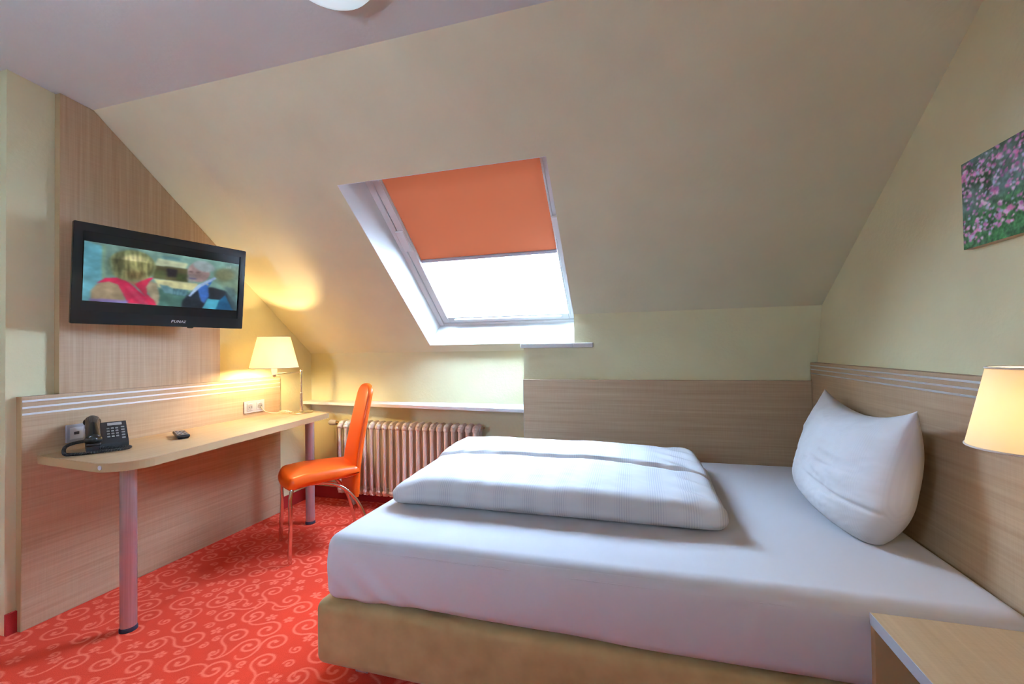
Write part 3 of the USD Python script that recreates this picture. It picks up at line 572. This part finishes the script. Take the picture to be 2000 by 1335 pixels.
# shade sits over the arm's end
UsdGeom.Xformable(stage.GetPrimAtPath(sh)).AddTranslateOp().Set(Gf.Vec3d(sc[0], sc[1], 1.109 - .7605))
for r_, z_ in ((.152, 0), (.101, .211)): dl.part('shade_rim', lathe([(r_ + .0022 * math.cos(a), z_ + .0022 * math.sin(a)) for a in np.linspace(0, 2 * np.pi, 9)], 64), M_trim, smooth=True, under=sh)
dl.part('shade_carrier', cat_(*[tube([(sc[0], sc[1], .352), (sc[0] + .105 * math.cos(a), sc[1] + .105 * math.sin(a), .54)], .0012, 6) for a in (0.3, 2.4, 4.5)]), M_nickel, smooth=True)
bulb_light(dl, (sc[0], sc[1], .406), M_bulb)
loop = [(.03 * math.cos(a) * (1 + .15 * math.sin(3 * a)) - .09, .028 * math.sin(a) - .02 - .0035 * a, .004 + .0012 * a) for a in np.linspace(0, 6 * np.pi, 140)]
dl.part('flex', tube(np.vstack([[(-.02, .0, .006)], loop, spline([loop[-1], (-.16, -.10, .010), (-.190, -.165, .045), (-.19, -.18, .07)], 20)[1:]]), .0024, 8), M_clear, smooth=True, label='clear lamp cable coiled behind the base')

NX, NY = .780, 1.150
rl = T('wall_lamp', 'lit swing-arm reading lamp with white shade beside the headboard', 'lamp', loc=(XH, NY - .02, .90))
rl.part('wall_plate', cbx(XH + .0005 - .018, NY - .05, .84, XH - .0005, NY + .01, .96, .004), M_nickel, world=True)
rl.part('arm', cat_(tube([(XH - .015, NY - .02, .91), (XH - .07, NY - .02, .91), (NX + .005, NY - .005, .91)], .0055, 14), tube([(NX, NY, .900), (NX, NY, .985)], .0065, 14)), M_nickel, smooth=40, world=True)
rl.part('lamp_holder', lathe([(0, 0), (.015, 0), (.017, .02), (.017, .045), (0, .05)], 24, (NX, NY, .975)), M_wplastic, smooth=40, world=True)
s2 = rl.part('lamp_shade', shade_mesh(.103, .068, .166), M_shade, smooth=50)
UsdGeom.Xformable(stage.GetPrimAtPath(s2)).AddTranslateOp().Set(Gf.Vec3d(NX - XH, .02, .989 - .90))
for r_, z_ in ((.103, 0), (.068, .166)): rl.part('shade_rim', rim(r_, z_), M_trim, smooth=True, under=s2)
rl.part('shade_carrier', cat_(*[tube([(NX, NY, 1.02), (NX + .071 * math.cos(a), NY + .071 * math.sin(a), 1.14)], .001, 6) for a in (.3, 2.4, 4.5)]), M_nickel, smooth=True, world=True)
bulb_light(rl, (NX - XH, .02, 1.040 - .90), M_bulb2, .018)

cl_ = T('ceiling_lamp', 'round opal ceiling lamp at the top edge of the picture', 'lamp', loc=(-.951, 1.196, zceil(1.196)))
cl_.part('mount', lathe([(0, -.03), (.150, -.03), (.155, -.02), (.155, .004), (0, .004)], 64), M_white, smooth=40)
cl_.part('glass_bowl', lathe([(0, -.082), (.05, -.079), (.10, -.068), (.135, -.050), (.150, -.030), (.145, -.028), (0, -.028)], 64), M_opal, smooth=50)

# ------------------------------------------------------------------ radiator under the shelf
ra = T('radiator', 'cream enamelled column radiator below the shelf on the back wall', 'radiator', loc=(-1.68, 2.985, .08))
nsec, rx0, rx1 = 21, -2.262, -1.125
pit = (rx1 - rx0) / (nsec - 1)
def section():
    parts = [tube([(0, dy, .03), (0, dy, .57)], .0150, 16) for dy in (-.054, 0, .054)]
    for z, zz in ((.588, 1), (.015, -1)):
        parts.append(hull_spheres([(0, -.056, z - zz * .040), (0, .056, z - zz * .040), (0, -.030, z - zz * .022), (0, .030, z - zz * .022)], [.0195, .0195, .022, .022], 18))
        parts.append(tube([(-pit / 2, 0, z - zz * .035), (pit / 2, 0, z - zz * .035)], .020, 16))
    return cat_(*parts)
sec = section()
for k in range(nsec): ra.part('section', frame_map(sec, (rx0 + k * pit + 1.68, 0, 0), ex, (0, 1, 0), (0, 0, 1)), M_enamel, smooth=50)
ra.part('bracket_foot', cbx(-2.20, 2.97, .0, -2.17, 3.0, .09, .003), M_enamel, world=True); ra.part('bracket_foot', cbx(-1.22, 2.97, .0, -1.19, 3.0, .09, .003), M_enamel, world=True)
ra.part('valve', cat_(tube([(rx0 - .02, 2.985, .643), (rx0 - .075, 2.985, .643)], .010, 14), tube([(rx0 - .062, 2.985, .643), (rx0 - .062, 2.985, .12), (rx0 - .062, 3.075, .12)], .0075, 12)), M_brass, smooth=40, world=True, label='brass valve and supply pipe')
ra.part('thermostat_head', frame_map(lathe([(0, 0), (.014, 0), (.019, .006), (.022, .02), (.022, .055), (.017, .066), (0, .068)], 28), (rx0 - .072, 2.985, .643), (0, 1, 0), (0, 0, 1), (-1, 0, 0)), M_wplastic, smooth=40, world=True, label='white thermostat knob')
ra.part('vent_plug', tube([(rx1 + .02, 2.985, .643), (rx1 + .050, 2.985, .643)], .008, 12), M_brass, smooth=40, world=True)

# ------------------------------------------------------------------ chair, turned towards the desk's near end
f_ = np.array([-.635, -.772]); rzc = math.atan2(f_[1], f_[0]) + math.pi / 2     # local -y is the chair's front
ch = T('chair', 'orange leatherette chair with high narrow back and chrome legs', 'chair', loc=(-1.955, 2.320, 0), rz=rzc)
# seat: half width .2, depth .42, front at y=-.21
def seat_mesh():
    m = rbox(.41, .44, .078, .036, (44, 44, 14)); v = m.vertices
    k = (v[:, 1] + .22) / .44
    v[:, 0] *= 1.0 - .16 * k                                     # narrower at the back
    rad = np.hypot(v[:, 0] / .215, (v[:, 1]) / .235); v[:, 2] += .012 * (1 - np.clip(rad, 0, 1) ** 2) * (v[:, 2] > .039)
    fr = np.clip((-.08 - v[:, 1]) / .14, 0, 1); v[:, 1] += .035 * fr * (np.abs(v[:, 0]) / .2) ** 2.4     # rounded front
    v[:, 2] -= .012 * fr ** 2; v[:, 2] -= .020 * np.clip(k, 0, 1) * (v[:, 2] < .03) * -1
    v[:, 2] += .415; return m
ch.part('seat', seat_mesh(), M_leather, smooth=True)
def back_mesh():
    h0, h1 = .30, .995; n = 70; ns = 28; zs = np.linspace(0, 1, n); V = []
    for t in zs:
        z = h0 + (h1 - h0) * t
        yc = (.195 + .01 * t + .150 * max(0, (t - .20)) ** 1.5) + .012 * math.sin(t * 3.1)
        w = .168 - .040 * t; th_ = .026 - .004 * t
        e = min(1.0, math.sqrt(max(1e-4, 1 - max(0, (t - .90) / .10) ** 2))); w *= .25 + .75 * e if t > .9 else 1; th_ *= .45 + .55 * e if t > .9 else 1
        if t < .02: th_ *= .8
        a = np.arange(ns) * 2 * np.pi / ns; c, s = np.cos(a), np.sin(a)
        V.append(np.stack([w * np.sign(c) * np.abs(c) ** .38, yc + th_ * np.sign(s) * np.abs(s) ** .62, np.full(ns, z)], 1))
    V = np.vstack(V); i, j = np.meshgrid(np.arange(n - 1), np.arange(ns), indexing='ij')
    q = np.stack([i * ns + j, i * ns + (j + 1) % ns, (i + 1) * ns + (j + 1) % ns, (i + 1) * ns + j], -1).reshape(-1, 4)
    V = np.vstack([V, V[:ns].mean(0), V[-ns:].mean(0) + [0, 0, .002]]); k = np.arange(ns); a, b = len(V) - 2, len(V) - 1; L0 = (n - 1) * ns
    return trimesh.Trimesh(V, np.vstack([q[:, [0, 1, 2]], q[:, [0, 2, 3]], np.stack([np.full(ns, a), (k + 1) % ns, k], 1), np.stack([np.full(ns, b), L0 + k, L0 + (k + 1) % ns], 1)]), process=False)
ch.part('backrest', back_mesh(), M_leather, smooth=60)
for s in (-1, 1):
    ch.part('leg', tube(spline([(s * .178, -.168, .432), (s * .183, -.176, .41), (s * .187, -.182, .30), (s * .189, -.185, .15), (s * .192, -.188, .002)], 24), .0110, 16), M_chrome, smooth=40)
for s in (-1, 1):
    ch.part('leg', tube(spline([(s * .120, -.060, .418), (s * .130, .020, .412), (s * .148, .110, .375), (s * .165, .190, .285), (s * .178, .245, .150), (s * .185, .275, .002)], 36), .0105, 16), M_chrome, smooth=40)
ch.part('seat_frame', cat_(tube([(-.165, -.165, .430), (.165, -.165, .430)], .009, 12), tube([(-.125, -.16, .428), (-.125, .18, .428)], .008, 12), tube([(.125, -.16, .428), (.125, .18, .428)], .008, 12)), M_chrome, smooth=40)

# ------------------------------------------------------------------ bed
bed = T('bed_base', 'beige suede box-spring bed base under the mattress', 'bed base', loc=(-.1, 2.08, 0))
def base_mesh():
    m = rbox(2.085, 1.425, .235, .035, (70, 60, 18)); v = m.vertices; v += [-.1185, 2.063, .060]
    k = 0.006 * (meshkit.fbm(v * [5, 5, 9], 3, 4) - .5); v[:, 1] -= k * (v[:, 1] < 1.40); v[:, 0] -= k * (v[:, 0] < -1.1)
    return m
bed.part('body', base_mesh(), M_suede, smooth=True, world=True)
for x, y in ((-1.02, 1.46), (-1.02, 2.70), (.82, 1.46), (.82, 2.70)):
    bed.part('foot', cbx(x - .028, y - .028, .001, x + .028, y + .028, .075, .004), M_alu, world=True)
mt = T('mattress', 'thick mattress in a white fitted sheet on the beige bed base', 'mattress', loc=(-.085, 2.08, .31))
def mattress_mesh():
    m = rbox(2.045, 1.420, .240, .045, (220, 150, 36)); v = m.vertices; v += [-.0955, 2.067, .298]
    side = (v[:, 1] < 1.42); wt = np.clip((1.42 - v[:, 1]) / .05, 0, 1)
    # slanting drape folds at the foot corner and soft waves along the long side
    a = (v[:, 0] + 1.10); fold = np.exp(-((a - .18) / .16) ** 2) * np.sin((a * .9 + (v[:, 2] - .3) * 1.05) * 55) * .006 * np.clip((.52 - v[:, 2]) / .18, 0, 1)
    v[:, 1] -= wt * (fold + .010 * (meshkit.fbm(np.c_[v[:, 0] * 3, v[:, 2] * 7, 0 * a], 3, 7) - .5) + .014 * np.sin(np.pi * np.clip((v[:, 2] - .31) / .23, 0, 1)))
    end = np.clip((-1.05 - v[:, 0]) / .05, 0, 1); v[:, 0] -= end * .008 * (meshkit.fbm(np.c_[v[:, 1] * 4, v[:, 2] * 8, 0 * a], 3, 9) - .5)
    z0 = v[:, 2].min(); bot = (v[:, 2] < .36) & (v[:, 1] < 1.5); v[:, 2] += bot * (.010 * (meshkit.noise(np.c_[v[:, 0] * 4, 0 * a, 0 * a], 3) - .3)) * np.clip((.36 - v[:, 2]) / .05, 0, 1)
    top = v[:, 2] > .52; v[:, 2] += top * .006 * (meshkit.fbm(v * [2.2, 2.8, 0], 3, 11) - .6)
    return m
ms = mt.part('fitted_sheet', mattress_mesh(), M_sheet, smooth=True, world=True)
mt.part('seam', tube([(x, 1.3605 - .014 * math.sin(math.pi * (.197 / .23)) - .003, .500 + .001 * math.sin(x * 9)) for x in np.linspace(-1.055, .88, 60)], .0022, 8), M_sheet, smooth=True, world=True, under=ms)

dv = T('duvet', 'folded white striped duvet lying across the bed', 'duvet', loc=(-.37, 2.1, .54))
def duvet_mesh():
    Lx, Wy, Hh = 1.36, .90, .125
    m = rbox(Lx, Wy, Hh, .052, (190, 130, 26)); v = m.vertices; x, y, z = v[:, 0].copy(), v[:, 1].copy(), v[:, 2].copy()
    up = np.clip(z / Hh, 0, 1)
    v[:, 2] += up * (.022 * (1 - (np.abs(y) / .45) ** 2) * (1 - (np.abs(x) / .68) ** 4) - .022 * np.clip((x - .1) / .5, 0, 1.2) + .016 * (meshkit.fbm(np.c_[x * 4.5, y * 5.5, 0 * x], 4, 21) - .5))
    yc = -.02 - .05 * x + .012 * np.sin(x * 5)                         # the edge of the upper fold, running the length of the duvet
    v[:, 2] += up * (-.020 * np.exp(-((y - yc) / .009) ** 2) + .016 * (1 / (1 + np.exp(-(y - yc) / .012)) - .5))
    g2 = .18 + .03 * np.sin(x * 4); v[:, 2] -= up * .006 * np.exp(-((y - g2) / .012) ** 2) * np.clip((.35 - x) * 3, 0, 1)
    wr = np.exp(-((x - .60) / .10) ** 2); v[:, 2] += up * wr * .008 * np.sin((y * 1.0 + x * .7) * 40)
    left = np.clip((-.48 - x) / .2, 0, 1); v[:, 2] -= up * left ** 1.5 * .045 * np.clip((.25 - y) / .7, 0, 1)
    v[:, 1] += .012 * (meshkit.fbm(np.c_[x * 4, z * 12, 0 * x], 3, 5) - .5) * (np.abs(y) > .38); v[:, 0] += .020 * (meshkit.fbm(np.c_[y * 5, z * 10, 0 * x], 3, 6) - .5) * (np.abs(x) > .6)
    rz = math.radians(.6); X, Y = v[:, 0].copy(), v[:, 1].copy(); v[:, 0], v[:, 1] = X * math.cos(rz) - Y * math.sin(rz), X * math.sin(rz) + Y * math.cos(rz)
    return m
dm = duvet_mesh(); dm.vertices += [-.375, 2.135, .5405]
dv.part('cover', dm, M_duvet, smooth=True, world=True)

pw = T('pillow', 'plump white pillow leaning upright against the headboard', 'pillow', loc=(.78, 2.06, .54))
def pillow_mesh():
    n = 90; u, w = np.meshgrid(np.linspace(-1, 1, n), np.linspace(-1, 1, n), indexing='ij')
    Wd, Ht, Tk = .385, .238, .125
    V = []
    for s in (1, -1):
        r = np.clip(1 - np.abs(u) ** 2.4, 0, 1) * np.clip(1 - np.where(w < 0, np.abs(w) ** 4, np.abs(w) ** 2.6), 0, 1)
        t = Tk * r ** .52
        t = t * (1 - .18 * w * (s > 0))                                      # fuller towards the bottom
        px = Wd * u * (1 + .045 * (1 - w ** 2))
        pz = Ht * w * (1 - .20 * (1 - u ** 2) * np.clip(w, 0, 1))
        ear = (np.abs(u) * np.clip(w, 0, 1)) ** 5; pz = pz + .016 * ear
        px = px * np.where(w < -.2, 1 - np.where(u < 0, .26, .06) * ((-w - .2) / .8) ** 1.6, 1)
        pz = np.where(pz < -.215, -.215 + (pz + .215) * .4, pz)
        wr = np.zeros_like(u)
        if s > 0:
            wr += -.012 * np.exp(-((w + .42 - .12 * (u + .5) ** 2) / .035) ** 2) * np.clip((-u + .25) * 2.5, 0, 1)
            wr += .006 * np.sin((w * 7 + u * 2.0) * 2.2) * np.exp(-((u + .45) / .35) ** 2 - ((w + .05) / .4) ** 2)
            wr += -.006 * np.exp(-((w + .12 + .15 * u) / .03) ** 2) * np.exp(-((u + .35) / .3) ** 2)
            wr += .022 * (meshkit.fbm(np.stack([u * 3.2, w * 3.2, 0 * u], -1), 4, 31) - .5) + .004 * np.sin((w - .3 * u) * 30) * np.exp(-((u + .2) / .25) ** 2 - ((w + .1) / .3) ** 2)
        V.append(np.stack([px, s * t + wr * r ** .3, pz], -1).reshape(-1, 3))
    F = grid_faces(n, n); F0 = F[:, ::-1]; F1 = F + n * n
    m = trimesh.Trimesh(np.vstack(V), np.vstack([F0[:, [0, 1, 2]], F0[:, [0, 2, 3]], F1[:, [0, 1, 2]], F1[:, [0, 2, 3]]]), process=False); m.merge_vertices(digits_vertex=6)
    return m
pm = pillow_mesh()
# local x: along the headboard towards the camera is -x; y: out of the pillow's face
a_l, lean = math.radians(2), math.radians(11)
eX = np.array([math.sin(a_l), math.cos(a_l), 0]); eF = np.array([-math.cos(a_l) * math.cos(lean), math.sin(a_l) * math.cos(lean), math.sin(lean)]); eU = np.cross(eX, eF) * 1
if eU[2] < 0: eU = -eU
pm = frame_map(pm, (.800, 2.035, .540 + .210), eX, eF, eU)
pm.vertices[:, 2] = np.maximum(pm.vertices[:, 2], .5415); pm.vertices[:, 0] = np.minimum(pm.vertices[:, 0], XH - .001)
pw.part('pillowcase', pm, M_pillow, smooth=True, world=True)

# ------------------------------------------------------------------ headboard and the panel beside the bed
hb = T('headboard', 'wide light oak headboard with three silver inlay lines on the right wall', 'headboard', loc=(XH, 1.8, 0))
hb.part('panel', cbx(XH, .30, .02, XR - .021, 2.796, 1.112, .0015), M_wood_y, world=True)
for z in (1.095, 1.074, 1.052):
    hb.part('inlay_strip', cbx(XH - .0015, .3005, z - .0036, XH + .001, 2.795, z + .0036, .0005), M_strip, world=True)
sp = T('side_panel', 'light oak panel on the wall along the far side of the bed', 'wall panel', loc=(.1, YB, 0))
sp.part('panel', cbx(-.722, YB - .022, .02, XH - .001, YB - .0005, 1.010, .0015), M_wood_x, world=True)
sp.part('panel_edge', bx(-.7235, YB - .022, .02, -.7219, YB - .0005, 1.010), M_white, world=True)

# ------------------------------------------------------------------ nightstand
ns_ = T('nightstand', 'open oak bedside table with a grey front edge', 'bedside table', loc=(.74, 1.15, 0))
nx0, nx1, ny0, ny1, nz = .562, XH - .002, .86, 1.338, .520
ns_.part('top', cbx(nx0 + .0012, ny0, nz - .030, nx1, ny1, nz, .001), M_top, world=True)
ns_.part('front_edge', cbx(nx0, ny0, nz - .030, nx0 + .0016, ny1, nz, .0004), plain('grey_edge_band', (.36, .39, .43), .45), world=True, label='grey front edge of the bedside table top')
for y in (ny1 - .020, ny0): ns_.part('side_panel', cbx(nx0 + .002, y, .0, nx1, y + .020, nz - .0302, .001), M_edge, world=True)
ns_.part('back_panel', cbx(nx1 - .012, ny0 + .0202, .02, nx1, ny1 - .0202, nz - .0302, .001), M_wood_y, world=True)
ns_.part('shelf', cbx(nx0 + .004, ny0 + .0202, .09, nx1 - .0125, ny1 - .0202, .108, .001), M_wood_y, world=True)

# ------------------------------------------------------------------ picture on the right wall
def xwall(z): return XR + .008 + (z - 1.40) * (.115 - .008) / (2.52 - 1.40)
py1, pz0, pz1 = 1.669, 1.4936, 1.7576; pyw = .62
pc = T('canvas_picture', 'unframed canvas print of a pink flowering magnolia on the right wall', 'picture', loc=(xwall(pz0), py1 - pyw / 2, pz0))
upv = np.array([0, 0, pz1 - pz0]); PH = np.linalg.norm(upv); upv /= PH; hv = np.array([0, -1.0, 0]); nv_ = np.cross(hv, upv)
if nv_[0] > 0: nv_ = -nv_
O = np.array([xwall(pz0) - .001, py1, pz0])
pc.part('stretcher', trimesh.convex.convex_hull(np.vstack([frame_map(bx(0, 0, .001, pyw, PH, .0245), O, hv, upv, nv_).vertices])), M_canvas, world=True)
nu, nv = 300, 130
u, v = np.meshgrid(np.linspace(0, 1, nu), np.linspace(0, 1, nv), indexing='ij')
P3 = np.stack([u * pyw, v * PH, 0 * u], -1)
rng = np.random.default_rng(12)
def nz_(s, o, seed): return meshkit.fbm(np.stack([P3[..., 0] * s, P3[..., 1] * s, 0 * u], -1), o, seed)
g1, g2_, g3 = nz_(38, 4, 3), nz_(90, 3, 8), nz_(14, 3, 15)
pic = np.array([58, 84, 66.]) + (g1 - .5)[..., None] * np.array([130, 120, 150.]) + (g2_ - .5)[..., None] * np.array([90, 100, 110.])
ltb = np.clip((g3 - .45) * 5, 0, 1)[..., None]; pic = pic * (1 - .45 * ltb) + .45 * ltb * np.array([118, 146, 158.])
grass = 1 / (1 + np.exp(-((.34 + .38 * u - v) + .10 * (g1 - .5)) * 26)); gc = np.array([40, 96, 44.]) + (g2_ - .5)[..., None] * np.array([70, 130, 70.]) + (nz_(160, 2, 5) - .5)[..., None] * 60
grass = grass * np.clip(.55 + .9 * (g3 - .3), 0, 1); pic = pic * (1 - grass[..., None]) + grass[..., None] * gc
for b in range(16):                                                   # thin branches
    x0, y0 = rng.uniform(0, .5), rng.uniform(.25, .7); a = rng.uniform(.5, 1.2); ln = rng.uniform(.08, .22)
    t = np.clip(((P3[..., 0] - x0) * math.cos(a) + (P3[..., 1] - y0 * PH) * math.sin(a)) / ln, 0, 1)
    d = np.hypot(P3[..., 0] - x0 - t * ln * math.cos(a), P3[..., 1] - y0 * PH - t * ln * math.sin(a)); k = np.clip(1 - d / .0022, 0, 1)[..., None]
    pic = pic * (1 - .75 * k) + .75 * k * np.array([44, 54, 66.])
for b in range(900):                                                  # blossom
    band = rng.integers(0, 3); x0 = rng.uniform(0, pyw)
    y0 = (.16 + .30 * x0 / pyw * 1.2 + rng.normal(0, .07)) if band == 0 else ((.55 + .18 * x0 / pyw + rng.normal(0, .12)) if band == 1 else (.84 + rng.normal(0, .08)))
    r_ = rng.uniform(.0028, .0064); c = np.array([[196, 130, 190], [170, 98, 158], [226, 186, 220], [206, 118, 172], [176, 178, 206]][rng.integers(0, 5)], float)
    d = np.hypot((P3[..., 0] - x0) / 1.25, (P3[..., 1] - y0 * PH)) / r_; k = (np.clip(1.35 - d + (g2_ - .5) * 1.4, 0, 1) * .88)[..., None]
    pic = pic * (1 - k) + k * (c + (g1 - .5)[..., None] * 60)
pic = np.clip(pic * 1.18 + 6, 8, 250)
pts = O + P3.reshape(-1, 3) @ np.array([hv, upv, nv_]) + nv_ * .0255
qq = grid_faces(nu, nv); qq = qq if np.cross(hv, upv) @ nv_ > 0 else qq[:, ::-1]
pc.part('print', trimesh.Trimesh(pts, np.vstack([qq[:, [0, 1, 2]], qq[:, [0, 2, 3]]]), process=False), M_print, world=True, col=lin(pic).reshape(-1, 3), label='photograph of magnolia blossom above green grass')
